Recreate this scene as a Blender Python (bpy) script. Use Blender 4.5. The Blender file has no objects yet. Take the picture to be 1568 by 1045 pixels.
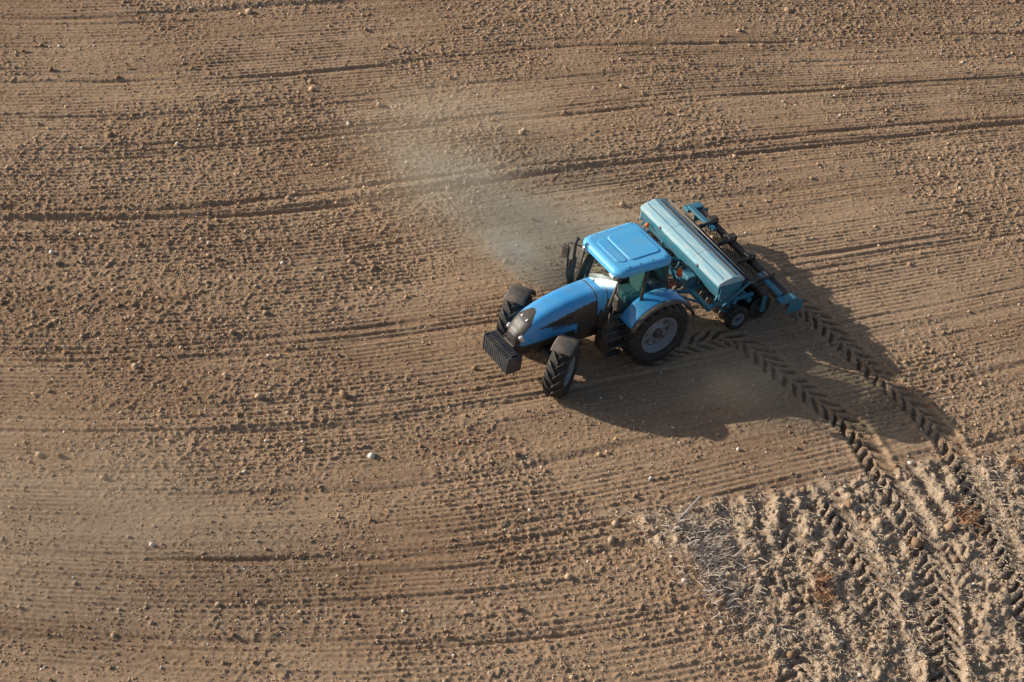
import bpy, math, random
import numpy as np
from mathutils import Vector, Matrix, Euler
rng=np.random.default_rng(7); random.seed(5)
sc=bpy.context.scene
sc.view_settings.view_transform='Standard'; sc.view_settings.look='None'; sc.view_settings.exposure=0
COL=sc.collection

# ------------------------------------------------------------------ camera
TH=math.radians(39.5); RHO=math.radians(8); DIST=45.0
f=Vector((0,math.cos(TH),-math.sin(TH))); r0=Vector((1,0,0)); u0=Vector((0,math.sin(TH),math.cos(TH)))
R=math.cos(RHO)*r0+math.sin(RHO)*u0; U=-math.sin(RHO)*r0+math.cos(RHO)*u0
cam=bpy.data.cameras.new('camera'); co=bpy.data.objects.new('camera',cam); COL.objects.link(co)
M=Matrix((R,U,-f)).transposed().to_4x4(); M.translation=-f*DIST
co.matrix_world=M; cam.sensor_width=36; cam.lens=18/math.tan(math.radians(15)); cam.clip_end=3000; cam.clip_start=.5
sc.camera=co

# ------------------------------------------------------------------ light
sd=Vector((-2.68,.49,1)).normalized()
el=math.asin(sd.z)
w=bpy.data.worlds.new('World'); sc.world=w; w.use_nodes=True
nt=w.node_tree; bg=nt.nodes['Background']
sky=nt.nodes.new('ShaderNodeTexSky'); sky.sky_type='NISHITA'; sky.sun_disc=False
sky.sun_elevation=el; sky.sun_rotation=math.atan2(sd.x,sd.y); sky.altitude=100; sky.dust_density=2.5
nt.links.new(sky.outputs[0],bg.inputs[0]); bg.inputs[1].default_value=.10
sl=bpy.data.lights.new('sun','SUN'); sl.energy=5.0; sl.angle=math.radians(.5); sl.color=(1,.93,.82)
so=bpy.data.objects.new('sun',sl); COL.objects.link(so); so.rotation_euler=sd.to_track_quat('Z','Y').to_euler(); so.location=sd*60

# ------------------------------------------------------------------ material helpers
def newmat(name):
    m=bpy.data.materials.new(name); m.use_nodes=True
    n=m.node_tree.nodes; l=m.node_tree.links
    return m,n,l,n['Principled BSDF']
def dusty(name,base,rough=.45,dust=.35,dcol=(.30,.23,.165),metal=0,coat=0,scale=3.0,up=True,spec=.5,stretch=None):
    m,n,l,b=newmat(name)
    tc=n.new('ShaderNodeTexCoord'); src=tc.outputs['Object']
    if stretch:
        mp=n.new('ShaderNodeMapping'); mp.inputs['Scale'].default_value=stretch; l.new(src,mp.inputs[0]); src=mp.outputs[0]
    nz=n.new('ShaderNodeTexNoise'); nz.inputs['Scale'].default_value=scale; nz.inputs['Detail'].default_value=8; nz.inputs['Roughness'].default_value=.7
    l.new(src,nz.inputs['Vector'])
    ra=n.new('ShaderNodeMapRange'); ra.inputs[1].default_value=.42; ra.inputs[2].default_value=.72; ra.inputs[3].default_value=dust*.25; ra.inputs[4].default_value=min(1,dust*1.5)
    l.new(nz.outputs[0],ra.inputs[0])
    mx=n.new('ShaderNodeMix'); mx.data_type='RGBA'; mx.inputs[6].default_value=(*base,1); mx.inputs[7].default_value=(*dcol,1)
    l.new(ra.outputs[0],mx.inputs[0]); l.new(mx.outputs[2],b.inputs['Base Color'])
    rr=n.new('ShaderNodeMapRange'); rr.inputs[3].default_value=rough; rr.inputs[4].default_value=.9
    l.new(ra.outputs[0],rr.inputs[0]); l.new(rr.outputs[0],b.inputs['Roughness'])
    b.inputs['Metallic'].default_value=metal; b.inputs['Coat Weight'].default_value=coat
    b.inputs['Specular IOR Level'].default_value=spec
    return m
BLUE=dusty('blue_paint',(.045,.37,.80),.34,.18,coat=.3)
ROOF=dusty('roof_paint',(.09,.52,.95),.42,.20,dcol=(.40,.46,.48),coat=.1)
TEAL=dusty('teal_paint',(.013,.20,.31),.45,.25)
LID=dusty('lid_paint',(.22,.50,.62),.5,.62,dcol=(.56,.60,.58),scale=4,stretch=(2.5,.5,2))
DARK=dusty('dark_plastic',(.022,.022,.024),.5,.3)
GREY=dusty('grey_fender',(.045,.045,.047),.6,.45)
WGT=dusty('weight_paint',(.022,.032,.048),.45,.2)
TYRE=dusty('tyre_rubber',(.016,.016,.017),.75,.3,dcol=(.13,.10,.075),scale=6)
LUG=dusty('tyre_lug',(.036,.036,.037),.65,.35,dcol=(.18,.14,.10),scale=6)
RIM=dusty('rim_paint',(.20,.24,.29),.45,.35,scale=5)
STEEL=dusty('steel',(.25,.25,.25),.4,.4,metal=.6)
CHROME=dusty('lamp_chrome',(.75,.77,.8),.2,.1,metal=.6)
ORANGE=dusty('orange_lamp',(.85,.13,.02),.3,.05)
RED=dusty('red_paint',(.45,.03,.02),.4,.15)
CLOTH=dusty('seat_fabric',(.05,.16,.17),.8,.1)
m,n,l,b=newmat('cab_glass')
out=n['Material Output']; gl=n.new('ShaderNodeBsdfGlossy'); gl.inputs[0].default_value=(.8,1,.98,1); gl.inputs['Roughness'].default_value=.03
tr=n.new('ShaderNodeBsdfTransparent'); tr.inputs[0].default_value=(.66,.73,.71,1)
fr=n.new('ShaderNodeFresnel'); fr.inputs[0].default_value=1.5
ms=n.new('ShaderNodeMixShader'); l.new(fr.outputs[0],ms.inputs[0]); l.new(tr.outputs[0],ms.inputs[1]); l.new(gl.outputs[0],ms.inputs[2]); l.new(ms.outputs[0],out.inputs[0])
GLASS=m

# ------------------------------------------------------------------ mesh helpers
def mk(name,vs,fs,mat,par,smooth=False,bevel=0,mats=None,mi=None,seg=2):
    me=bpy.data.meshes.new(name); me.from_pydata([tuple(v) for v in vs],[],fs); me.update()
    for mm in (mats or [mat]): me.materials.append(mm)
    if mi: me.polygons.foreach_set('material_index',mi)
    if smooth: me.polygons.foreach_set('use_smooth',[True]*len(me.polygons))
    o=bpy.data.objects.new(name,me); COL.objects.link(o); o.parent=par
    if bevel:
        bm=o.modifiers.new('b','BEVEL'); bm.width=bevel; bm.segments=seg; bm.limit_method='ANGLE'; bm.angle_limit=math.radians(40)
        me.polygons.foreach_set('use_smooth',[True]*len(me.polygons))
        wn=o.modifiers.new('w','WEIGHTED_NORMAL'); wn.keep_sharp=False
    return o
BF=[(0,3,2,1),(4,5,6,7),(0,1,5,4),(1,2,6,5),(2,3,7,6),(3,0,4,7)]
def box(name,c,s,mat,par,rot=(0,0,0),bevel=.012,taper=None):
    Rm=Euler(rot).to_matrix(); vs=[]
    for k,(x,y,z) in enumerate([(-1,-1,-1),(1,-1,-1),(1,1,-1),(-1,1,-1),(-1,-1,1),(1,-1,1),(1,1,1),(-1,1,1)]):
        tx,ty=(1,1) if z<0 or not taper else taper
        vs.append(Vector(c)+Rm@Vector((x*s[0]/2*tx,y*s[1]/2*ty,z*s[2]/2)))
    return mk(name,vs,BF,mat,par,bevel=bevel)
def tubedata(pts,r,seg=8,closed=False):
    vs=[];fs=[];pts=[Vector(p) for p in pts];n=len(pts)
    for i,p in enumerate(pts):
        t=(pts[min(i+1,n-1)]-pts[max(i-1,0)]).normalized()
        a=Vector((0,0,1)) if abs(t.z)<.9 else Vector((1,0,0))
        x=t.cross(a).normalized(); y=t.cross(x)
        rr=r[i] if isinstance(r,(list,tuple)) else r
        for k in range(seg):
            an=2*math.pi*k/seg; vs.append(p+x*math.cos(an)*rr+y*math.sin(an)*rr)
    for i in range(n-1):
        for k in range(seg):
            fs.append((i*seg+k,i*seg+(k+1)%seg,(i+1)*seg+(k+1)%seg,(i+1)*seg+k))
    fs.append(tuple(range(seg-1,-1,-1))); fs.append(tuple((n-1)*seg+k for k in range(seg)))
    return vs,fs
def tube(name,pts,r,mat,par,seg=8,smooth=True):
    vs,fs=tubedata(pts,r,seg); return mk(name,vs,fs,mat,par,smooth=smooth and seg>6)
def multi(name,parts,mat,par,smooth=False):
    V=[];F=[]
    for vs,fs in parts:
        o=len(V); V+=vs; F+=[tuple(i+o for i in q) for q in fs]
    return mk(name,V,F,mat,par,smooth=smooth)
def boxdata(c,s,rot=(0,0,0)):
    Rm=Euler(rot).to_matrix()
    return [Vector(c)+Rm@Vector((x*s[0]/2,y*s[1]/2,z*s[2]/2)) for x,y,z in [(-1,-1,-1),(1,-1,-1),(1,1,-1),(-1,1,-1),(-1,-1,1),(1,-1,1),(1,1,1),(-1,1,1)]],BF
def lathe(prof,seg,c,steer=0):
    vs=[];fs=[];Rm=Matrix.Rotation(steer,3,'Z');n=len(prof)
    for k in range(seg):
        a=2*math.pi*k/seg
        for (y,r) in prof: vs.append(Vector(c)+Rm@Vector((r*math.sin(a),y,r*math.cos(a))))
    for k in range(seg):
        for j in range(n-1):
            a=k*n+j; b=((k+1)%seg)*n+j; fs.append((a,b,b+1,a+1))
    return vs,fs
def wheel(name,par,c,Rr,W,rim,nl,side,steer=0,lug=.045,rimmat=None):
    e=bpy.data.objects.new(name,None); COL.objects.link(e); e.parent=par
    H=Rr-rim; rb=Rr-lug
    prof=[(-.38*W,rim),(-.47*W,rim+.18*H),(-.5*W,rim+.45*H),(-.49*W,rim+.68*H),(-.43*W,rb-.05),(-.3*W,rb-.012),(0,rb),(.3*W,rb-.012),(.43*W,rb-.05),(.49*W,rim+.68*H),(.5*W,rim+.45*H),(.47*W,rim+.18*H),(.38*W,rim)]
    vs,fs=lathe(prof,64,c,steer); mk(name+'_tyre',vs,fs,TYRE,e,smooth=True)
    if nl:
        Rm=Matrix.Rotation(steer,3,'Z'); V=[];F=[]
        for sgn in (-1,1):
            for i in range(nl):
                p0=2*math.pi*(i+(.5 if sgn>0 else 0))/nl; st=[]
                for wv,dz,th in ((.0,0,.03),(.15,-.003,.03),(.3,-.01,.032),(.43,-.045,.036),(.5,-.12,.034)):
                    ph=p0-wv*W*1.25/Rr
                    rs=rb+dz-.01; rt=Rr+dz*(.85)
                    for (rr,sg) in ((rs,-1.25),(rt,-.8),(rt,.8),(rs,1.25)):
                        a=ph+sg*th/Rr*.8
                        st.append(Vector(c)+Rm@Vector((rr*math.sin(a),sgn*(wv*W*1.01-.01),rr*math.cos(a))))
                o=len(V); V+=st
                for j in range(4):
                    for k in range(4):
                        F.append((o+j*4+k,o+j*4+(k+1)%4,o+(j+1)*4+(k+1)%4,o+(j+1)*4+k))
                F.append((o,o+1,o+2,o+3)); F.append((o+19,o+18,o+17,o+16))
        mk(name+'_lugs',V,F,LUG,e)
    rm=rimmat or RIM
    for s in (side,-side):
        pr=[(s*.39*W,rim+.005),(s*.41*W,rim-.005),(s*.40*W,rim-.035),(s*.26*W,rim-.06),(s*.2*W,rim*.80),(s*.13*W,rim*.74),(s*.11*W,rim*.45),(s*.2*W,rim*.38),(s*.2*W,rim*.26)]
        vs,fs=lathe(pr,48,c,steer); mk(name+'_rim',vs,fs,rm,e,smooth=True)
        vs,fs=lathe([(s*.2*W,rim*.27),(s*.32*W,rim*.22),(s*.34*W,rim*.12),(s*.34*W,0.001)],24,c,steer); mk(name+'_hub',vs,fs,DARK,e,smooth=True)
    if rim>.25:
        Rm=Matrix.Rotation(steer,3,'Z'); parts=[]
        for k in range(8):
            a=2*math.pi*k/8
            p=Vector((rim*.6*math.sin(a),side*.125*W,rim*.6*math.cos(a)))
            parts.append(tubedata([Vector(c)+Rm@(p-Vector((0,.02*side,0))),Vector(c)+Rm@(p+Vector((0,.006*side,0)))],rim*.085,10))
        multi(name+'_holes',parts,DARK,e)
        vs,fs=lathe([(side*.205*W,rim*.83),(side*.138*W,rim*.755),(side*.134*W,rim*.70)],48,c,steer); mk(name+'_rim_ring',vs,fs,DARK,e,smooth=True)
    return e
def arc(name,par,c,rad,y0,y1,a0,a1,mat,th=.02,steer=0,lip=.0,n=22,bev=.008):
    Rm=Matrix.Rotation(steer,3,'Z'); vs=[];fs=[]
    ys=[y0,y0+(y1-y0)*.08,y1-(y1-y0)*.08,y1]
    for i in range(n+1):
        a=a0+(a1-a0)*i/n
        for r_,dd in ((rad,0),(rad-th,1)):
            for j,y in enumerate(ys):
                rr=r_-(lip if j in(0,3) else 0)
                vs.append(Vector(c)+Rm@Vector((rr*math.sin(a),y,rr*math.cos(a))))
    for i in range(n):
        o=i*8; q=o+8
        for j in range(3):
            fs.append((o+j,q+j,q+j+1,o+j+1)); fs.append((o+4+j,o+5+j,q+5+j,q+4+j))
        fs.append((o,o+4,q+4,q)); fs.append((o+3,q+3,q+7,o+7))
    fs.append((0,1,2,3,7,6,5,4)); o=n*8; fs.append((o,o+4,o+5,o+6,o+7,o+3,o+2,o+1))
    return mk(name,vs,fs,mat,par,smooth=True)

# ================================================================== TRACTOR
A=math.radians(37.5); STEER=math.radians(36)
T=bpy.data.objects.new('tractor',None); COL.objects.link(T); T.location=(2.67,.86,-.03); T.rotation_euler=(0,0,math.pi+A)
RR=.87; FR=.68; WB=2.62
for s in (-1,1):
    wheel('rear_wheel_'+('left' if s>0 else 'right'),T,(0,s*.96,RR),RR,.52,.50,20,s)
    wheel('front_wheel_'+('left' if s>0 else 'right'),T,(WB,s*1.0,FR),FR,.48,.36,17,s,steer=STEER,lug=.05)
box('chassis',(1.3,0,.85),(2.9,.5,.5),DARK,T)
box('gearbox',(.1,0,.95),(1.2,.62,.62),DARK,T,bevel=.05)
box('engine_block',(2.2,0,1.05),(1.6,.55,.45),DARK,T)
tube('rear_axle',[(0,-.8,RR),(0,.8,RR)],.16,DARK,T,16)
tube('front_axle',[(WB,-.8,FR),(WB,.8,FR)],.09,DARK,T,12)
box('axle_carrier',(WB,0,.72),(.5,.5,.25),DARK,T,bevel=.04)
box('front_support',(3.2,0,.85),(.55,.42,.36),DARK,T,bevel=.04)
WX=3.60
parts=[]
for k in range(-6,7):
    parts.append(boxdata((WX,k*.072,.76),(.38,.050,.42)))
    parts.append(boxdata((WX,k*.072,1.0),(.16,.045,.05)))
multi('front_weights',parts,WGT,T)
box('weight_core',(WX-.03,0,.74),(.30,.9,.34),DARK,T)
for s in (-1,1): box('weight_cap_%d'%s,(WX,s*.50,.77),(.40,.07,.44),WGT,T,bevel=.04)
tube('weight_bar',[(WX-.1,-.5,1.0),(WX-.1,.5,1.0)],.025,DARK,T)
def lerp(x,pts):
    for (a,va),(b_,vb) in zip(pts,pts[1:]):
        if x<=b_: 
            t=(x-a)/(b_-a); t=max(0,t); return va+(vb-va)*t
    return pts[-1][1]
HX=.94
def hx(p): return [(1.2+(x-1.2)*HX,v) for x,v in p]
hw=hx([(1.2,.47),(2.0,.45),(2.7,.415),(3.1,.375),(3.35,.33),(3.5,.25),(3.56,.16)])
zt=hx([(1.2,2.0),(1.8,1.97),(2.3,1.91),(2.7,1.82),(3.0,1.72),(3.2,1.62),(3.38,1.49),(3.5,1.34),(3.56,1.2)])
zb=hx([(1.2,1.12),(3.0,1.02),(3.56,.98)])
def sm(x,pts): return (lerp(x-.08,pts)+lerp(x,pts)*2+lerp(x+.08,pts))/4
NX=90;NT=72;vs=[];fs=[];mi=[]
def sp(v,p): return math.copysign(abs(v)**p,v)
xs=[1.2+2.36*HX*(1-(1-i/NX)**1.25) for i in range(NX+1)]
for x in xs:
    W_=sm(x,hw);Z=sm(x,zt);B=sm(x,zb)
    for j in range(NT+1):
        t=math.pi*j/NT; vs.append((x,W_*sp(math.cos(t),.55),B+(Z-B)*sp(math.sin(t),.62)))
for i in range(NX):
    for j in range(NT):
        a=i*(NT+1)+j; fs.append((a,a+NT+1,a+NT+2,a+1))
        x=(xs[i]+xs[i+1])/2; v=vs[a]; W_=sm(x,hw);Z=sm(x,zt);B=sm(x,zb); q=(v[2]-B)/(Z-B); yy=abs(v[1]); x=1.2+(x-1.2)/HX
        k=0
        up=.80-.16*max(0,(x-1.5))/1.4; lo=.30+.30*max(0,(x-1.9))/1.1
        if 1.42<x<3.0 and lo<q<up: k=1
        if x<1.95 and q<.34: k=1
        if x>2.0 and q<.14: k=1
        if 1.40<x<1.425: k=1
        if x>2.90 and yy<.05+.22*min(1,(x-2.90)/.3) and q>.12: k=1
        mi.append(k)
o=len(vs); vs.append((1.2+2.365*HX,0,1.1)); 
for j in range(NT): fs.append((NX*(NT+1)+j,o,NX*(NT+1)+j+1)); mi.append(1)
NOSE=dusty('nose_grille',(.035,.032,.033),.35,.3,dcol=(.14,.11,.085))
mk('hood',vs,fs,None,T,smooth=True,mats=[BLUE,NOSE],mi=mi)
for s in (-1,1):
    box('headlight_%d'%s,(3.30,s*.26,1.25),(.12,.10,.15),CHROME,T,rot=(0,.5,s*-.5),bevel=.03)
    box('badge_light_%d'%s,(3.10,s*.10,1.61),(.06,.05,.02),CHROME,T,rot=(0,.6,0),bevel=.006)
    parts=[boxdata((2.0+.07*k,s*.468-s*.0006*k*k,1.50-.008*k),(.03,.012,.26-.013*k),(0,.35,0)) for k in range(9)]
    multi('grille_louvres_%d'%s,parts,GREY,T)
# cab
cb=[(1.30,.60,1.22),(.42,.76,1.08),(-.42,.70,1.45)]
ct=[(1.10,.70,2.62),(.40,.76,2.64),(-.24,.68,2.62)]
for s in (-1,1):
    P=[(x,s*y,z) for x,y,z in cb]; Q=[(x,s*y,z) for x,y,z in ct]
    for k in range(3): tube('cab_pillar_%d_%d'%(k,s),[P[k],Q[k]],[.045,.035],DARK,T)
    mk('side_glass_%d'%s,[P[0],P[1],Q[1],Q[0],P[2],Q[2]],[(0,1,2,3),(1,4,5,2)],GLASS,T)
    tube('door_sill_%d'%s,[P[0],P[1],P[2]],.04,DARK,T)
    tube('door_handle_rail_%d'%s,[(1.26,s*.74,1.25),(1.22,s*.78,1.6),(1.14,s*.76,2.0)],.014,DARK,T)
    box('cab_side_base_%d'%s,(.55,s*.58,1.12),(1.5,.2,.35),DARK,T,bevel=.03)
def q4(n_,a,b_,c,d,m_): mk(n_,[a,b_,c,d],[(0,1,2,3)],m_,T)
q4('windscreen',(1.30,.60,1.5),(1.30,-.60,1.5),(1.10,-.70,2.62),(1.10,.70,2.62),GLASS)
q4('rear_glass',(-.42,.70,1.45),(-.42,-.70,1.45),(-.24,-.68,2.62),(-.24,.68,2.62),GLASS)
box('cab_firewall',(1.27,0,1.35),(.12,1.14,.42),DARK,T,bevel=.03)
box('cab_floor',(.5,0,1.05),(1.6,1.2,.12),DARK,T)
box('cab_rear_base',(-.4,0,1.25),(.12,1.36,.5),DARK,T)
box('dashboard',(1.0,0,1.62),(.32,.55,.32),DARK,T,bevel=.06)
box('seat_base',(.15,0,1.35),(.5,.5,.22),CLOTH,T,bevel=.06)
box('seat_back',(-.08,0,1.75),(.16,.5,.7),CLOTH,T,rot=(0,-.12,0),bevel=.06)
box('armrest',(.2,.36,1.58),(.4,.12,.08),CLOTH,T,bevel=.03)
tube('steering_column',[(.95,0,1.6),(.75,0,1.92)],.03,DARK,T)
ring=[Vector((.74,0,1.95))+Vector((.1*math.sin(a)*.7,.2*math.cos(a),.14*math.sin(a))) for a in [2*math.pi*i/20 for i in range(21)]]
tube('steering_wheel',ring,.014,DARK,T)
tube('wiper',[(1.3,.2,1.55),(1.22,-.1,2.05)],.012,DARK,T)
def roofpoly(x0,x1,w0,w1,z,rad=.22,n=6):
    pts=[]
    for (cx,cy,a0) in ((x1-rad,w1-rad,0),(x0+rad,w0-rad,90),(x0+rad,-w0+rad,180),(x1-rad,-w1+rad,270)):
        for i in range(n+1):
            a=math.radians(a0+90*i/n); pts.append((cx+rad*math.cos(a),cy+rad*math.sin(a),z))
    return pts
def stack(name,layers,mat,par,smooth=True):
    V=[];F=[];n_=len(layers[0])
    for L in layers: V+=L
    for k in range(len(layers)-1):
        for j in range(n_): F.append((k*n_+j,k*n_+(j+1)%n_,(k+1)*n_+(j+1)%n_,(k+1)*n_+j))
    F.append(tuple(range(n_-1,-1,-1))); F.append(tuple((len(layers)-1)*n_+j for j in range(n_)))
    o=mk(name,V,F,mat,par,smooth=False,bevel=.012); return o
X0,X1=-.34,1.24
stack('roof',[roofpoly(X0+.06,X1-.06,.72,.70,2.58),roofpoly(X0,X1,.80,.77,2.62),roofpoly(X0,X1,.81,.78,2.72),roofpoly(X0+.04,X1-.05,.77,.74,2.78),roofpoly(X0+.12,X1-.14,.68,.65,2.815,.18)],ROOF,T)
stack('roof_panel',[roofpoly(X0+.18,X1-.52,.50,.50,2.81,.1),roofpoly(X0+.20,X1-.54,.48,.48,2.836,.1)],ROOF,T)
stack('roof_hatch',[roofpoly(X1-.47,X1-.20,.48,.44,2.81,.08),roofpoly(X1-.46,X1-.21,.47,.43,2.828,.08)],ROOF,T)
for s in (-1,1):
    for dx in (0.1,.45,.8,1.1): tube('roof_bolt_%d_%.1f'%(s,dx),[(X0+dx+.1,s*.67,2.78),(X0+dx+.1,s*.67,2.815)],.018,DARK,T)
    box('work_light_front_%d'%s,(1.21,s*.55,2.58),(.08,.16,.09),CHROME,T)
    box('work_light_rear_%d'%s,(-.31,s*.55,2.56),(.08,.14,.09),CHROME,T)
for s in (-1,1):
    y=sorted((s*.66,s*1.12)); y2=sorted((s*1.12,s*1.24))
    arc('rear_fender_%d'%s,T,(0,0,RR),RR+.13,y[0],y[1],math.radians(-72),math.radians(62),BLUE,.025,lip=.01)
    arc('rear_fender_trim_%d'%s,T,(0,0,RR),RR+.125,y2[0],y2[1],math.radians(-74),math.radians(64),GREY,.03,lip=.02)
    pts=[(0,s*.66,RR)]+[((RR+.12)*math.sin(math.radians(a)),s*.66,RR+(RR+.12)*math.cos(math.radians(a))) for a in range(-72,63,6)]
    mk('fender_wall_%d'%s,pts,[tuple(range(len(pts)))],BLUE,T)
    box('tail_lamp_%d'%s,(-.86,s*.95,1.38),(.06,.22,.1),RED,T)
    c=Vector((WB,s*1.0,FR))
    arc('front_fender_%d'%s,T,c,FR+.09,-.25,.25,math.radians(-70),math.radians(24),GREY,.02,steer=STEER,lip=.02)
    tube('fender_bracket_%d'%s,[(WB-.05,s*.7,.7),(WB-.2,s*.68,1.2),(WB-.2,s*.85,1.36)],.025,DARK,T)
box('fuel_tank',(.98,.62,.78),(.75,.36,.55),DARK,T,bevel=.07)
box('battery_box',(.98,-.62,.78),(.75,.36,.5),DARK,T,bevel=.07)
for k in range(3): box('step_%d'%k,(1.12,.86+.03*k,1.0-.24*k),(.36,.2,.035),DARK,T)
for dx in (-.18,.18): tube('step_rail_%.1f'%dx,[(1.12+dx,.8,1.05),(1.12+dx,.95,.45)],.018,DARK,T)
tube('handrail',[(1.30,.72,1.1),(1.36,.86,1.3),(1.34,.84,1.75)],.018,DARK,T)
tube('exhaust_pipe',[(1.42,-.66,1.25),(1.42,-.68,1.5),(1.42,-.68,1.52),(1.42,-.68,2.3),(1.42,-.68,2.32),(1.42,-.68,2.75),(1.36,-.68,2.86)],[.05,.05,.085,.085,.05,.045,.045],DARK,T,12)
tube('air_intake',[(1.50,-.52,1.5),(1.56,-.66,1.9),(1.56,-.72,2.3)],.04,DARK,T)
for s in (-1,1):
    tube('mirror_arm_%d'%s,[(1.15,s*.72,2.5),(1.35,s*.98,2.52),(1.38,s*1.02,2.35)],.018,DARK,T)
    tube('mirror_arm_low_%d'%s,[(1.2,s*.70,1.9),(1.36,s*1.0,1.95),(1.38,s*1.02,2.1)],.014,DARK,T)
    box('mirror_%d'%s,(1.38,s*1.04,2.22),(.08,.22,.36),DARK,T,rot=(0,0,s*-.2),bevel=.03)
tube('beacon_stem',[(-.22,-.80,2.58),(-.22,-.86,2.72)],.015,DARK,T)
for s in (-1,1):
    tube('lower_link_%d'%s,[(-.35,s*.3,.6),(-1.25,s*.42,.55)],.035,DARK,T)
    tube('lift_rod_%d'%s,[(-.45,s*.32,1.25),(-.8,s*.38,.58)],.025,STEEL,T)
    box('lift_arm_%d'%s,(-.4,s*.32,1.25),(.4,.07,.09),DARK,T)
tube('top_link',[(-.4,0,1.1),(-1.3,0,1.15)],.035,RED,T)
box('hitch_body',(-.45,0,.95),(.35,.5,.6),DARK,T,bevel=.04)
tube('beacon_lamp',[(-.80,.55,1.95),(-.80,.55,2.12)],[.08,.06],ORANGE,T,12)
tube('beacon_post',[(-.60,.60,1.45),(-.80,.55,1.6),(-.80,.55,1.95)],.015,DARK,T)

# ================================================================== SEED DRILL
D=bpy.data.objects.new('seed_drill',None); COL.objects.link(D); D.location=(3.97,2.86,-.02); D.rotation_euler=(0,0,math.pi+math.radians(35.5))
HL=1.70
sec=[(-.34,1.50),(.34,1.50),(.34,1.28),(.16,.92),(-.16,.92),(-.34,1.28)]
vs=[(x,-HL+.02,z) for x,z in sec]+[(x,HL-.02,z) for x,z in sec]
fs=[tuple(range(5,-1,-1)),tuple(range(6,12))]+[(i,(i+1)%6,6+(i+1)%6,6+i) for i in range(6)]
mk('hopper',vs,fs,TEAL,D,bevel=.012)
prof=[(.38,1.47),(.385,1.53),(.34,1.575),(.20,1.63),(.06,1.655),(.03,1.672),(0,1.675),(-.03,1.672),(-.06,1.655),(-.2,1.63),(-.34,1.575),(-.385,1.53),(-.38,1.47)]
ys=[-HL,-HL+.02,-.57,-.555,-.54,.54,.555,.57,HL-.02,HL]
vs=[];fs=[];n_=len(prof)
for k,y in enumerate(ys):
    sc_=1-.04*(k in(0,9))
    dz=-.012*(k in(3,6))
    for x,z in prof: vs.append((x*sc_,y,1.47+(z-1.47)*sc_+dz))
for k in range(len(ys)-1):
    for j in range(n_-1): fs.append((k*n_+j,k*n_+j+1,(k+1)*n_+j+1,(k+1)*n_+j))
fs.append(tuple(range(n_))); fs.append(tuple((len(ys)-1)*n_+j for j in range(n_-1,-1,-1)))
mk('hopper_lid',vs,fs,LID,D,bevel=.006)
for s in (-1,1):
    box('hopper_end_%d'%s,(0,s*(HL+.015),1.28),(.62,.03,.40),LID if s<0 else TEAL,D,bevel=.01)
    box('lid_latch_%d'%s,(.39,s*.8,1.5),(.03,.08,.1),STEEL,D)
tube('lid_rail',[(-.40,-HL+.1,1.60),(-.40,HL-.1,1.60)],.014,STEEL,D)
box('lid_seam',(-.17,0,1.643),(.045,3.25,.014),DARK,D,rot=(0,-.12,0),bevel=.003)
box('lid_seam_front',(.22,0,1.628),(.02,3.25,.010),TEAL,D,rot=(0,.3,0),bevel=.003)
for x,z in ((.45,.78),(-.30,.78),(-.75,.70)):
    box('frame_beam_%.1f'%x,(x,0,z),(.11,3.3,.11),TEAL,D)
for y in (-1.55,-.8,0,.8,1.55):
    box('frame_rib_%.1f'%y,(-.2,y,.79),(1.4,.08,.08),TEAL,D)
    tube('hopper_leg_%.1f'%y,[(.3,y,.8),(.2,y,1.1)],.03,TEAL,D)
    tube('hopper_leg_back_%.1f'%y,[(-.3,y,.8),(-.2,y,1.1)],.03,TEAL,D)
for s in (-1,1):
    tube('headstock_%d'%s,[(.5,s*.42,.6),(.75,s*.12,1.3)],.045,TEAL,D)
    tube('draw_arm_%d'%s,[(.45,s*.9,.78),(.95,s*.42,.6)],.045,TEAL,D)
    tube('draw_arm_low_%d'%s,[(.45,s*1.4,.78),(.95,s*.45,.62)],.03,TEAL,D)
    tube('draw_link_%d'%s,[(.95,s*.43,.6),(1.35,s*.42,.58)],.035,TEAL,D)
tube('headstock_stay',[(.75,0,1.3),(-.1,0,.85)],.04,TEAL,D)
box('headstock_top',(.75,0,1.3),(.12,.34,.12),TEAL,D)
box('gear_case',(.42,.6,.98),(.25,.35,.3),TEAL,D,bevel=.03)
box('fan_case',(.5,-.6,1.0),(.3,.3,.32),DARK,D,bevel=.08)
for k,(y,z) in enumerate(((.12,1.2),(-.1,1.25),(.05,1.15),(-.2,1.1))):
    tube('hydraulic_hose_%d'%k,[(1.5,y*.6,1.35),(1.1,y+.05,1.0+.1*k),(.8,y,1.15),(.45,y*2,.95)],.016,DARK,D)
tp=[];cd=[];ca=[]
for k in range(24):
    y=-1.56+k*3.12/23; row=-.35 if k%2 else -.62
    tp.append(tubedata([(0,y,.93),(.02,y,.7),(row+.12,y,.45),(row+.02,y,.15)],.02,6))
    ca.append(boxdata((row+.2,y,.5),(.5,.03,.05),(0,-.5,0)))
    vs_,fs_=lathe([(-.012,.001),(-.006,.17),(.006,.17),(.012,.001)],20,(row,y,.17)); cd.append((vs_,fs_))
multi('seed_tubes',tp,DARK,D); multi('coulter_arms',ca,TEAL,D); multi('coulter_discs',cd,STEEL,D)
parts=[boxdata((-.62-.055*k,0,1.0),(.03,2.7,.03)) for k in range(5)]+[boxdata((-.73,y,.98),(.3,.04,.04)) for y in (-1.3,-.65,0,.65,1.3)]
multi('loading_step',parts,DARK,D)
for y in (-1.3,1.3): tube('step_support_%.1f'%y,[(-.73,y,.98),(-.3,y,.8)],.025,TEAL,D)
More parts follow.
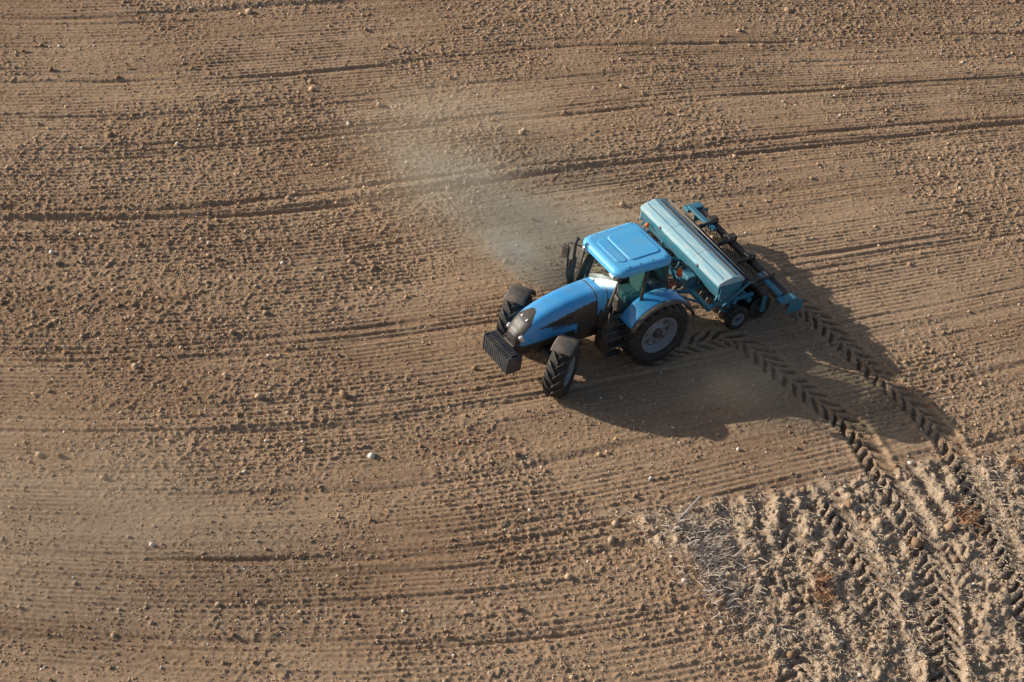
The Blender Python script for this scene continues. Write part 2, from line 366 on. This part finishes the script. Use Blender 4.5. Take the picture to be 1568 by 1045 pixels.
for s in (-1,1):
    wheel('support_wheel_'+('left' if s>0 else 'right'),D,(-.38,s*1.72,.33),.33,.2,.17,14,s,lug=.02)
    tube('wheel_arm_%d'%s,[(-.38,s*1.6,.33),(-.1,s*1.5,.8)],.035,TEAL,D)
pr=[]
for k in range(26):
    y=-1.62+k*3.24/25
    pr.append(lathe([(-.03,.10),(-.018,.30),(0,.33),(.018,.30),(.03,.10)],28,(-1.14,y,.33)))
multi('packer_rings',pr,TYRE,D,smooth=False)
tube('packer_shaft',[(-1.14,-1.75,.33),(-1.14,1.75,.33)],.11,DARK,D,14)
box('packer_beam',(-1.12,0,.80),(.12,3.5,.12),DARK,D)
for s in (-1,1):
    box('packer_side_%d'%s,(-1.14,s*1.74,.55),(.14,.03,.5),TEAL,D)
    box('packer_link_%d'%s,(-.9,s*1.0,.80),(.6,.1,.1),DARK,D)
# rear harrow
box('harrow_beam',(-1.62,.1,.80),(.16,4.1,.14),DARK,D)
box('harrow_beam_low',(-1.85,.1,.62),(.09,4.0,.09),DARK,D)
for y in (-1.90,2.12):
    box('harrow_end_%.0f'%y,(-1.50,y,.86),(.50,.22,.10),TEAL,D)
    box('harrow_plate_%.0f'%y,(-1.73,y+.08,.62),(.42,.03,.34),TEAL,D)
box('harrow_top_beam',(-1.38,-1.35,.93),(.14,1.1,.07),TEAL,D)
box('harrow_top_beam_b',(-1.38,1.55,.93),(.14,.9,.07),TEAL,D)
for y in (-1.2,-.4,.4,1.2):
    box('harrow_arm_%.1f'%y,(-1.32,y,.82),(.62,.10,.08),DARK,D,rot=(0,.12,0))
    box('harrow_bracket_%.1f'%y,(-1.60,y,.92),(.26,.18,.14),DARK,D)
    tube('harrow_spring_%.1f'%y,[(-1.1,y+.14,.97),(-1.52,y+.14,.98)],.04,DARK,D)
    tube('harrow_spring_rod_%.1f'%y,[(-.9,y+.14,.94),(-1.6,y+.14,.985)],.015,STEEL,D)
tn=[]
for k in range(42):
    y=-1.85+k*3.95/41
    tn.append(tubedata([(-1.85,y,.62),(-1.92,y,.55),(-1.88,y,.35),(-2.02,y,.02)],.012,5))
multi('harrow_tines',tn,DARK,D)
for s in (-1,1):
    tube('marker_arm_%d'%s,[(.2,s*1.76,.85),(-.1,s*1.82,1.2),(-.5,s*1.78,1.45)],.03,TEAL,D)
tube('marker_lamp',[(.42,-1.25,1.25),(.42,-1.25,1.33)],.05,ORANGE,D,10)

# ================================================================== GROUND
def vn(x,y,seed):
    xi=np.floor(x).astype(np.int64); yi=np.floor(y).astype(np.int64); xf=x-xi; yf=y-yi
    u=xf*xf*(3-2*xf); v=yf*yf*(3-2*yf)
    def h(a,b):
        n=(a*374761393+b*668265263+seed*144269504)&0xffffffff
        n=((n^(n>>13))*1274126177)&0xffffffff
        return ((n^(n>>16))&0xffff)/65535.0
    a=h(xi,yi);b=h(xi+1,yi);c=h(xi,yi+1);d=h(xi+1,yi+1)
    return (a+(b-a)*u)+((c+(d-c)*u)-(a+(b-a)*u))*v
def fbm(x,y,sc_,oc,seed,g=.5):
    s=0;a=1;t=0
    for i in range(oc):
        c_,s_=math.cos(i*.7+.4),math.sin(i*.7+.4)
        s=s+a*vn((x*c_-y*s_)*sc_*2**i+17.3*i,(x*s_+y*c_)*sc_*2**i-9.1*i,seed+i*13)
        t+=a; a*=g
    return s/t
def afbm(x,y,oc,seed,g=.5):
    s=0;a=1;t=0
    for i in range(oc): s=s+a*vn(x*2**i+17.3*i,y*2**i-9.1*i,seed+i*13); t+=a; a*=g
    return s/t
def ss(a,b,x):
    t=np.clip((x-a)/(b-a),0,1); return t*t*(3-2*t)
def axis(lo,hi,step,far):
    c=np.arange(lo,hi,step); ex=[];d=step;v=0
    while v<far: d*=1.22; v+=d; ex.append(v)
    ex=np.array(ex); return np.concatenate([lo-ex[::-1],c,c[-1]+ex])
ax=axis(-18.5,17.5,.028,900); ay=axis(-14.5,23.5,.027,900)
X,Y=np.meshgrid(ax,ay)
def vcoord(x,y):
    xc=np.clip(x,-30,30); yc=np.clip(y,-14,24)
    return y-((.455-.0009*(yc-5)**2)*xc+.0050*xc*xc)-.22*np.sin(x*.23+y*.1)
def crom(P,n=12):
    P=[np.array(p,float) for p in P]; P=[2*P[0]-P[1]]+P+[2*P[-1]-P[-2]]; o=[]
    for i in range(1,len(P)-2):
        for k in range(n):
            t=k/n; o.append(.5*((2*P[i])+(-P[i-1]+P[i+1])*t+(2*P[i-1]-5*P[i]+4*P[i+1]-P[i+2])*t*t+(-P[i-1]+3*P[i]-3*P[i+1]+P[i+2])*t**3))
    o.append(P[-2]); return np.array(o)
TA=[(3.2,.1),(4.3,.85),(5.37,1.22),(6.45,.2),(7.95,-1.33),(8.6,-2.73),(9.23,-4.3),(9.64,-6.2),(9.54,-8.8),(9.3,-13)]
TB=[(2.1,1.6),(3.9,2.9),(5.5,3.4),(7.0,2.88),(8.53,.93),(9.94,-.92),(10.56,-2.35),(11.1,-4.34),(11.46,-5.85),(11.6,-9),(11.3,-13)]
TRK=[([(6.3,-4.8),(6.7,-5.9),(6.8,-7.5),(6.4,-10),(5.9,-13)],.7),
     ([(5.0,-5.4),(6.6,-6.7),(8.5,-7.9),(11,-8.7),(15,-8.9)],.8),
     ([(7.2,-3.6),(7.9,-5.2),(8.35,-7.2),(8.2,-10),(7.6,-13)],.93),
     ([(16,-1.0),(13.6,-2.2),(11.9,-4.6),(10.6,-7.2),(9.4,-9.5),(8.6,-13)],.93),
     ([(16,-3.0),(14.4,-4.2),(13.0,-6.5),(11.2,-9.2),(10.2,-13)],.93),
     ([(15,.2),(12.6,-1.2),(11.4,-2.8),(9.9,-5.0),(8.9,-8),(8.5,-13)],.8),
     (TA,1.0),(TB,1.0)]
V=vcoord(X,Y)
def rough_mask(x,y):
    nz=(fbm(x,y,.9,3,91)-.5)*1.6
    d1=(-4.75+(x-4.07)*.43)-y+nz*.6
    d2=x-(4.3+(-6.8-y)*.70)+nz*1.1
    d2=np.maximum(d2,(.9-np.abs(y-(-5.2+.2*(x-1.5))))*(x>1.3)-.6+nz*.7-(x<2)*.2)
    return ss(-.2,.45,np.minimum(d1,d2))
lv=np.arange(-60,60,.02); LP=np.zeros_like(lv)
r2=np.random.default_rng(3)
for v0 in np.cumsum(r2.uniform(.12,.9,260))-60:
    LP+=r2.uniform(.2,1)**2*np.exp(-((lv-v0)/r2.uniform(.025,.07))**2)*r2.choice([-1,1,1])
def height(X,Y,V):
    h=(fbm(X,Y,.22,3,3)-.5)*.09
    Vw=V+(fbm(X,Y,.5,2,71)-.5)*.07
    h+=(afbm(X*.2,Vw*2.2,3,11)-.5)*.05
    h+=(afbm(X*.5,Vw*7,3,12)-.5)*.024
    h-=np.interp(Vw,lv,LP)*.036*(.2+1.1*afbm(X*.35,V*.5,2,33))
    cm=ss(.35,.62,fbm(X*.5,V*.9,.7,3,21))
    h+=np.sin(2*math.pi*Vw/.155)*.0115*(.25+.80*cm)*(.45+1.05*vn(X*2.5,np.floor(Vw/.155),35))
    for v0,dep,wd in ((6.7,.08,.09),(7.25,.08,.09),(6.98,-.035,.14),(13.2,.07,.08),(9.7,.045,.10),(10.1,.04,.08),(1.2,.05,.10),(.75,.045,.10),(-2.2,.035,.10),(-6.6,.05,.10),(-7.2,.04,.10),(-4.4,.03,.1),(16.5,.055,.1),(4.6,.03,.12),(11.6,.03,.1),(-9.2,.04,.12),(-11.0,.04,.1)):
        wv=v0+.12*np.sin(X*.5+v0*3)
        h-=dep*np.exp(-((V-wv)/wd)**2)*(.35+.95*vn(X*.7+v0,X*0+v0*5,31))
    cd=.45+.9*ss(.42,.62,fbm(X,Y,.22,3,41))
    c1=fbm(X,Y,13,2,51); h+=np.clip(c1-.56,0,1)*.090*cd
    c2=fbm(X,Y,6,2,55); h+=np.clip(c2-.67,0,1)*.10*cd
    h+=(fbm(X,Y,18,1,57)-.5)*.017*cd
    rm=rough_mask(X,Y)
    ph=X+.14*Y+(fbm(X,Y,.7,2,61)-.5)*.8
    fur=np.sin(2*math.pi*ph/.58)
    hr=fur*.045*ss(.35,.6,fbm(X,Y,.5,2,62))+(fbm(X,Y,2.0,4,63,.55)-.5)*.24+(fbm(X,Y,10,2,64)-.5)*.09+np.clip(fbm(X,Y,6,2,65)-.58,0,1)*.35
    return h*(1-rm)+(hr+.02)*rm,rm
H,RM=height(X,Y,V)
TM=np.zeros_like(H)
def apply_track(P,k):
    global H,TM
    C=crom(P); seg=np.diff(C,axis=0); L=np.linalg.norm(seg,axis=1); cs=np.concatenate([[0],np.cumsum(L)])
    lo=C.min(0)-.6; hi=C.max(0)+.6
    ix=np.where((ax>lo[0])&(ax<hi[0]))[0]; iy=np.where((ay>lo[1])&(ay<hi[1]))[0]
    sl_=np.s_[iy[0]:iy[-1]+1,ix[0]:ix[-1]+1]
    xx=X[sl_].ravel(); yy=Y[sl_].ravel(); bd=np.full(xx.shape,1e9); bs=np.zeros_like(bd); bl=np.zeros_like(bd)
    for i in range(len(seg)):
        t=seg[i]/max(L[i],1e-6); dx=xx-C[i,0]; dy=yy-C[i,1]
        s=np.clip(dx*t[0]+dy*t[1],0,L[i]); ex=dx-s*t[0]; ey=dy-s*t[1]; dd=ex*ex+ey*ey
        m_=dd<bd; bd[m_]=dd[m_]; bs[m_]=(cs[i]+s)[m_]; bl[m_]=(t[0]*dy-t[1]*dx)[m_]
    d=np.sqrt(bd).reshape(X[sl_].shape); s=bs.reshape(d.shape); l_=bl.reshape(d.shape)
    xr=xx.reshape(d.shape); yr=yy.reshape(d.shape)
    m_=1-ss(.31,.41,d)
    wob=(fbm(xr,yr,3,2,7)-.5)*.18
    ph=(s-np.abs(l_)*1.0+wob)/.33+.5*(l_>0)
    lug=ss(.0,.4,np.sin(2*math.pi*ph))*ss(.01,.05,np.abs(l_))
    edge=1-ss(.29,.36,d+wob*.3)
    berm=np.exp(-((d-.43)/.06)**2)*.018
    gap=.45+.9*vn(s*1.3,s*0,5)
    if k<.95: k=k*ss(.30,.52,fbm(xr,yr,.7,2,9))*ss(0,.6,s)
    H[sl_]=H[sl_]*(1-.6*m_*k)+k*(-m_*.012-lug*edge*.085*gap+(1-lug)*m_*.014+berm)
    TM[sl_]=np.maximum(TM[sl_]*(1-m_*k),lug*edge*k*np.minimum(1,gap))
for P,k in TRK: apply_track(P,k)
far=np.maximum(np.abs(X)-19,np.abs(Y-4)-20); H*=1-.8*ss(0,30,far)
ny,nx=X.shape
me=bpy.data.meshes.new('field_ground'); N=nx*ny
me.vertices.add(N); me.vertices.foreach_set('co',np.stack([X,Y,H],-1).astype(np.float32).ravel())
i=np.arange(nx-1)[None,:]+np.arange(ny-1)[:,None]*nx
q=np.stack([i,i+1,i+1+nx,i+nx],-1).reshape(-1,4).astype(np.int32); nf=len(q)
me.loops.add(nf*4); me.loops.foreach_set('vertex_index',q.ravel())
me.polygons.add(nf); me.polygons.foreach_set('loop_start',np.arange(nf,dtype=np.int32)*4); me.polygons.foreach_set('loop_total',np.full(nf,4,np.int32))
me.polygons.foreach_set('use_smooth',np.ones(nf,bool)); me.update(calc_edges=True)
at=me.color_attributes.new('mask','FLOAT_COLOR','POINT')
tone=.55*afbm(X*.2,V*1.2,4,81)+.45*fbm(X,Y,.15,3,82)
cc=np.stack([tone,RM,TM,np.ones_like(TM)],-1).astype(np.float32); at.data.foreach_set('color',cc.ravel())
g=bpy.data.objects.new('field_ground',me); COL.objects.link(g)
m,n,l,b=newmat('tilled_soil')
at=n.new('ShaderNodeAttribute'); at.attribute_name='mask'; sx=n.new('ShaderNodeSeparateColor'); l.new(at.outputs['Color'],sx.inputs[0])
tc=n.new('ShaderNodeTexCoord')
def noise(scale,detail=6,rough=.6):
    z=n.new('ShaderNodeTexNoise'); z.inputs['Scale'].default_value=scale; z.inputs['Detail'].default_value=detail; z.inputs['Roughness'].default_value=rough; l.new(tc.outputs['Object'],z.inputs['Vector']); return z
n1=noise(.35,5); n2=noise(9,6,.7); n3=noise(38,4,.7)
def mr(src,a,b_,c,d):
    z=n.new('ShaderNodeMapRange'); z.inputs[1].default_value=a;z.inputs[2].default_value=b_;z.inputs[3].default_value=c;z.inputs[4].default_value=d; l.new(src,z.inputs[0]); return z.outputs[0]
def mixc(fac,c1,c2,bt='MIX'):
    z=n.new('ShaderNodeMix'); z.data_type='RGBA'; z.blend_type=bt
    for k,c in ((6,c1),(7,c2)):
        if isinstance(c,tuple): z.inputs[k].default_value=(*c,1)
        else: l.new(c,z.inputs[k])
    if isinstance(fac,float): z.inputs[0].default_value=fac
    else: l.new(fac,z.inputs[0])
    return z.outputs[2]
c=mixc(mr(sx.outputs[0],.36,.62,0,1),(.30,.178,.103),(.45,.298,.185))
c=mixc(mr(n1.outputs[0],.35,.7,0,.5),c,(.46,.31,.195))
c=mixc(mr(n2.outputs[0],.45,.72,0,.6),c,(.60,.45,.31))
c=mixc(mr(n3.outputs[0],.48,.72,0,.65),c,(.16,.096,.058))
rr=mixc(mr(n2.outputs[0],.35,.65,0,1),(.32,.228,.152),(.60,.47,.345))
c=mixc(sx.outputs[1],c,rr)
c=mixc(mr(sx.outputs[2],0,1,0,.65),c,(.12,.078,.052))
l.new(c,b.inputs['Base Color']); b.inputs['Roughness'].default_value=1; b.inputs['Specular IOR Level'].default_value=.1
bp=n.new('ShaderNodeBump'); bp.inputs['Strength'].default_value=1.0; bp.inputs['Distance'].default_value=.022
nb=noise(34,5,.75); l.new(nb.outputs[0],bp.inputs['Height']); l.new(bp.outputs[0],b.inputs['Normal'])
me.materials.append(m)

# ------------------------------------------------------------------ clods
def hs(px,py):
    ii=np.clip(np.searchsorted(ax,px)-1,0,nx-2); jj=np.clip(np.searchsorted(ay,py)-1,0,ny-2)
    return H[jj,ii],RM[jj,ii],TM[jj,ii]
def rz(a):
    c_,s_=np.cos(a),np.sin(a); z=np.zeros_like(a); o=np.ones_like(a); return np.stack([np.stack([c_,-s_,z],-1),np.stack([s_,c_,z],-1),np.stack([z,z,o],-1)],1)
def rx(a):
    c_,s_=np.cos(a),np.sin(a); z=np.zeros_like(a); o=np.ones_like(a); return np.stack([np.stack([o,z,z],-1),np.stack([z,c_,-s_],-1),np.stack([z,s_,c_],-1)],1)
t_=(1+5**.5)/2
ico=np.array([(-1,t_,0),(1,t_,0),(-1,-t_,0),(1,-t_,0),(0,-1,t_),(0,1,t_),(0,-1,-t_),(0,1,-t_),(t_,0,-1),(t_,0,1),(-t_,0,-1),(-t_,0,1)],float); ico/=np.linalg.norm(ico[0])
icf=np.array([(0,11,5),(0,5,1),(0,1,7),(0,7,10),(0,10,11),(1,5,9),(5,11,4),(11,10,2),(10,7,6),(7,1,8),(3,9,4),(3,4,2),(3,2,6),(3,6,8),(3,8,9),(4,9,5),(2,4,11),(6,2,10),(8,6,7),(9,8,1)],np.int32)
oc=np.array([(1,0,0),(-1,0,0),(0,1,0),(0,-1,0),(0,0,1),(0,0,-1)],float)
ocf=np.array([(0,2,4),(2,1,4),(1,3,4),(3,0,4),(2,0,5),(1,2,5),(3,1,5),(0,3,5)],np.int32)
mc,n,l,b=newmat('clod_soil'); a_=n.new('ShaderNodeAttribute'); a_.attribute_name='col'; l.new(a_.outputs[0],b.inputs['Base Color']); b.inputs['Roughness'].default_value=1; b.inputs['Specular IOR Level'].default_value=.1
def scatter(name,NC,base,faces,med,sig,rmin,rmax,dmin,par=None):
    px=rng.uniform(-18.3,17.3,NC); py=rng.uniform(-14.3,23.3,NC)
    den=dmin+.85*ss(.42,.62,fbm(px,py,.22,3,41))+.5*ss(.48,.65,fbm(px,py,1.1,2,42))
    hz,rmv,tmv=hs(px,py)
    den=np.maximum(den,rmv*.7)*(1-.6*tmv)
    keep=rng.random(NC)<den; px=px[keep];py=py[keep];hz=hz[keep];rmv=rmv[keep]; K=len(px); nb=len(base)
    rad=np.clip(med*np.exp(rng.normal(0,sig,K)),rmin,rmax)*(1+.4*rmv)
    pts=base[None]*(1+rng.uniform(-.28,.28,(K,nb,1)))
    ang=rng.uniform(0,2*np.pi,(K,3)); Rt=rz(ang[:,0])@rx(ang[:,1])
    pts=np.einsum('kij,kvj->kvi',Rt,pts*rng.uniform(.65,1.3,(K,1,3)))*rad[:,None,None]; pts[:,:,2]*=.85
    pts+=np.stack([px,py,hz+rad*.3],-1)[:,None,:]
    me=bpy.data.meshes.new(name); me.vertices.add(K*nb); me.vertices.foreach_set('co',pts.astype(np.float32).ravel())
    F_=(faces[None]+np.arange(K,dtype=np.int32)[:,None,None]*nb).reshape(-1,3); nf=len(F_)
    me.loops.add(nf*3); me.loops.foreach_set('vertex_index',F_.astype(np.int32).ravel()); me.polygons.add(nf)
    me.polygons.foreach_set('loop_start',np.arange(nf,dtype=np.int32)*3); me.polygons.foreach_set('loop_total',np.full(nf,3,np.int32)); me.update(calc_edges=True)
    tone=rng.random(K)**1.2; pale=(rng.random(K)<.045)[:,None]
    ca_=np.array([.28,.17,.10])*(1-tone[:,None])+np.array([.62,.46,.315])*tone[:,None]
    ca_=np.where(pale,np.array([.75,.68,.58]),ca_)
    cc=np.repeat(np.concatenate([ca_,np.ones((K,1))],1),nb,0).astype(np.float32)
    at=me.color_attributes.new('col','FLOAT_COLOR','POINT'); at.data.foreach_set('color',cc.ravel())
    me.materials.append(mc); o=bpy.data.objects.new(name,me); COL.objects.link(o); o.parent=par; return K
CE=bpy.data.objects.new('soil_clods',None); COL.objects.link(CE)
k1=scatter('small_clods',300000,oc,ocf,.0145,.34,.007,.036,.28,CE)
k2=scatter('large_clods',13000,ico,icf,.028,.42,.018,.11,.15,CE)
# ------------------------------------------------------------------ straw residue and dry weeds
def blades(name,px,py,ln,wd,tilt,col,par=None):
    K=len(px); hz,_,_=hs(px,py); a=rng.uniform(0,2*np.pi,K); z1=ln*np.sin(tilt); l2=ln*np.cos(tilt)
    d=np.stack([np.cos(a),np.sin(a)],-1); nrm=np.stack([-d[:,1],d[:,0]],-1)
    P0=np.stack([px,py],-1); out=np.zeros((K,6,3)); 
    for k,(u,wf) in enumerate(((0,1),(.5,.8),(1,.4))):
        c_=P0+d*(l2*u)[:,None]; zz=hz+.015+z1*(u**.8)
        out[:,k*2,:2]=c_-nrm*(wd*wf)[:,None]; out[:,k*2+1,:2]=c_+nrm*(wd*wf)[:,None]; out[:,k*2,2]=zz; out[:,k*2+1,2]=zz+wd
    Fq=np.array([(0,1,3,2),(2,3,5,4)]); F=(Fq[None]+np.arange(K)[:,None,None]*6).reshape(-1,4)
    me=bpy.data.meshes.new(name); me.from_pydata(out.reshape(-1,3).tolist(),[],F.tolist()); me.materials.append(col)
    o=bpy.data.objects.new(name,me); COL.objects.link(o); o.parent=par; return o
STR=dusty('straw',(.64,.52,.38),.9,.5,dcol=(.36,.27,.18)); WOR=dusty('rusty_weed',(.46,.21,.08),.9,.4); WGR=dusty('grey_weed',(.56,.48,.42),.9,.3,dcol=(.34,.26,.20))
n0=55000; px=rng.uniform(1,17,n0); py=rng.uniform(-14,1,n0); hz,rmv,tmv=hs(px,py); kk=rng.random(n0)<rmv*.9*(.2+ss(.4,.6,fbm(px,py,.8,2,77))); px=px[kk];py=py[kk]
blades('straw_residue',px,py,rng.uniform(.04,.18,len(px)),rng.uniform(.004,.010,len(px)),rng.uniform(0,.5,len(px)),STR)
def clump(name,cx,cy,sx_,sy_,nn,ln,mat):
    px=rng.normal(cx,sx_,nn); py=rng.normal(cy,sy_,nn)
    blades(name,px,py,rng.uniform(ln*.4,ln,nn),rng.uniform(.004,.010,nn),rng.uniform(.1,1.1,nn),mat)
clump('dry_weed_clump',4.7,-6.3,.32,.42,620,.36,WGR); clump('dry_weed_clump.001',5.0,-7.6,.2,.3,160,.3,WGR)
clump('dry_weed_clump.002',4.2,-5.5,.35,.2,160,.3,WGR)
clump('rusty_weed_clump',7.1,-6.6,.10,.25,160,.32,WOR); clump('rusty_weed_clump.001',10.4,-3.9,.16,.2,130,.32,WOR); clump('rusty_weed_clump.002',12.0,-1.8,.3,.12,90,.25,WOR)
tube('dry_stick',[(4.05,-5.25,.05),(4.25,-5.0,.16),(4.5,-4.6,.22)],.024,WGR,None,6)

# ------------------------------------------------------------------ dust
DE=bpy.data.objects.new('dust_cloud',None); COL.objects.link(DE)
def puff(k,c,r,dens,rot=0,seed=0,nscale=1.6,lo=.30):
    bpy.ops.mesh.primitive_ico_sphere_add(subdivisions=3,radius=1,location=c); o=bpy.context.object; o.name='dust_puff_%d'%k; o.scale=r; o.rotation_euler=(0,0,rot); o.parent=DE
    m=bpy.data.materials.new('dust_%d'%k); m.use_nodes=True; n=m.node_tree.nodes; l=m.node_tree.links; n.clear()
    out=n.new('ShaderNodeOutputMaterial'); vs_=n.new('ShaderNodeVolumeScatter'); vs_.inputs['Color'].default_value=(1.0,.72,.47,1); vs_.inputs['Anisotropy'].default_value=0
    tc=n.new('ShaderNodeTexCoord'); ln=n.new('ShaderNodeVectorMath'); ln.operation='LENGTH'; l.new(tc.outputs['Object'],ln.inputs[0])
    fo=n.new('ShaderNodeMapRange'); fo.interpolation_type='SMOOTHERSTEP'; fo.inputs[1].default_value=1; fo.inputs[2].default_value=0; l.new(ln.outputs['Value'],fo.inputs[0])
    nz=n.new('ShaderNodeTexNoise'); nz.noise_dimensions='4D'; nz.inputs['W'].default_value=seed; nz.inputs['Scale'].default_value=nscale; nz.inputs['Detail'].default_value=4; l.new(tc.outputs['Object'],nz.inputs['Vector'])
    mr_=n.new('ShaderNodeMapRange'); mr_.inputs[1].default_value=lo; mr_.inputs[2].default_value=.7; l.new(nz.outputs[0],mr_.inputs[0])
    mu=n.new('ShaderNodeMath'); mu.operation='MULTIPLY'; l.new(fo.outputs[0],mu.inputs[0]); l.new(mr_.outputs[0],mu.inputs[1])
    m2=n.new('ShaderNodeMath'); m2.operation='MULTIPLY'; m2.inputs[1].default_value=dens; l.new(mu.outputs[0],m2.inputs[0]); l.new(m2.outputs[0],vs_.inputs['Density']); l.new(vs_.outputs[0],out.inputs['Volume'])
    o.data.materials.append(m)
puff(1,(-.4,2.8,.6),(2.2,.8,.8),1.9,-.75,1,2.2,.36)
puff(2,(-2.2,4.6,.9),(4.8,3.0,1.3),.50,-.5,2,2.0,.34)
puff(3,(-2.6,7.6,.9),(4.2,3.0,1.3),.30,.3,3)
puff(4,(1.2,3.8,.8),(3.2,1.9,1.2),.60,.3,4,2.0,.34)
puff(5,(5.2,-.8,.5),(2.4,1.5,.8),.45,.3,5)
puff(6,(-9.5,-8.0,.9),(6,4.5,1.3),.20,.3,6)
print('CLODS',k1,k2,'GRID',N)
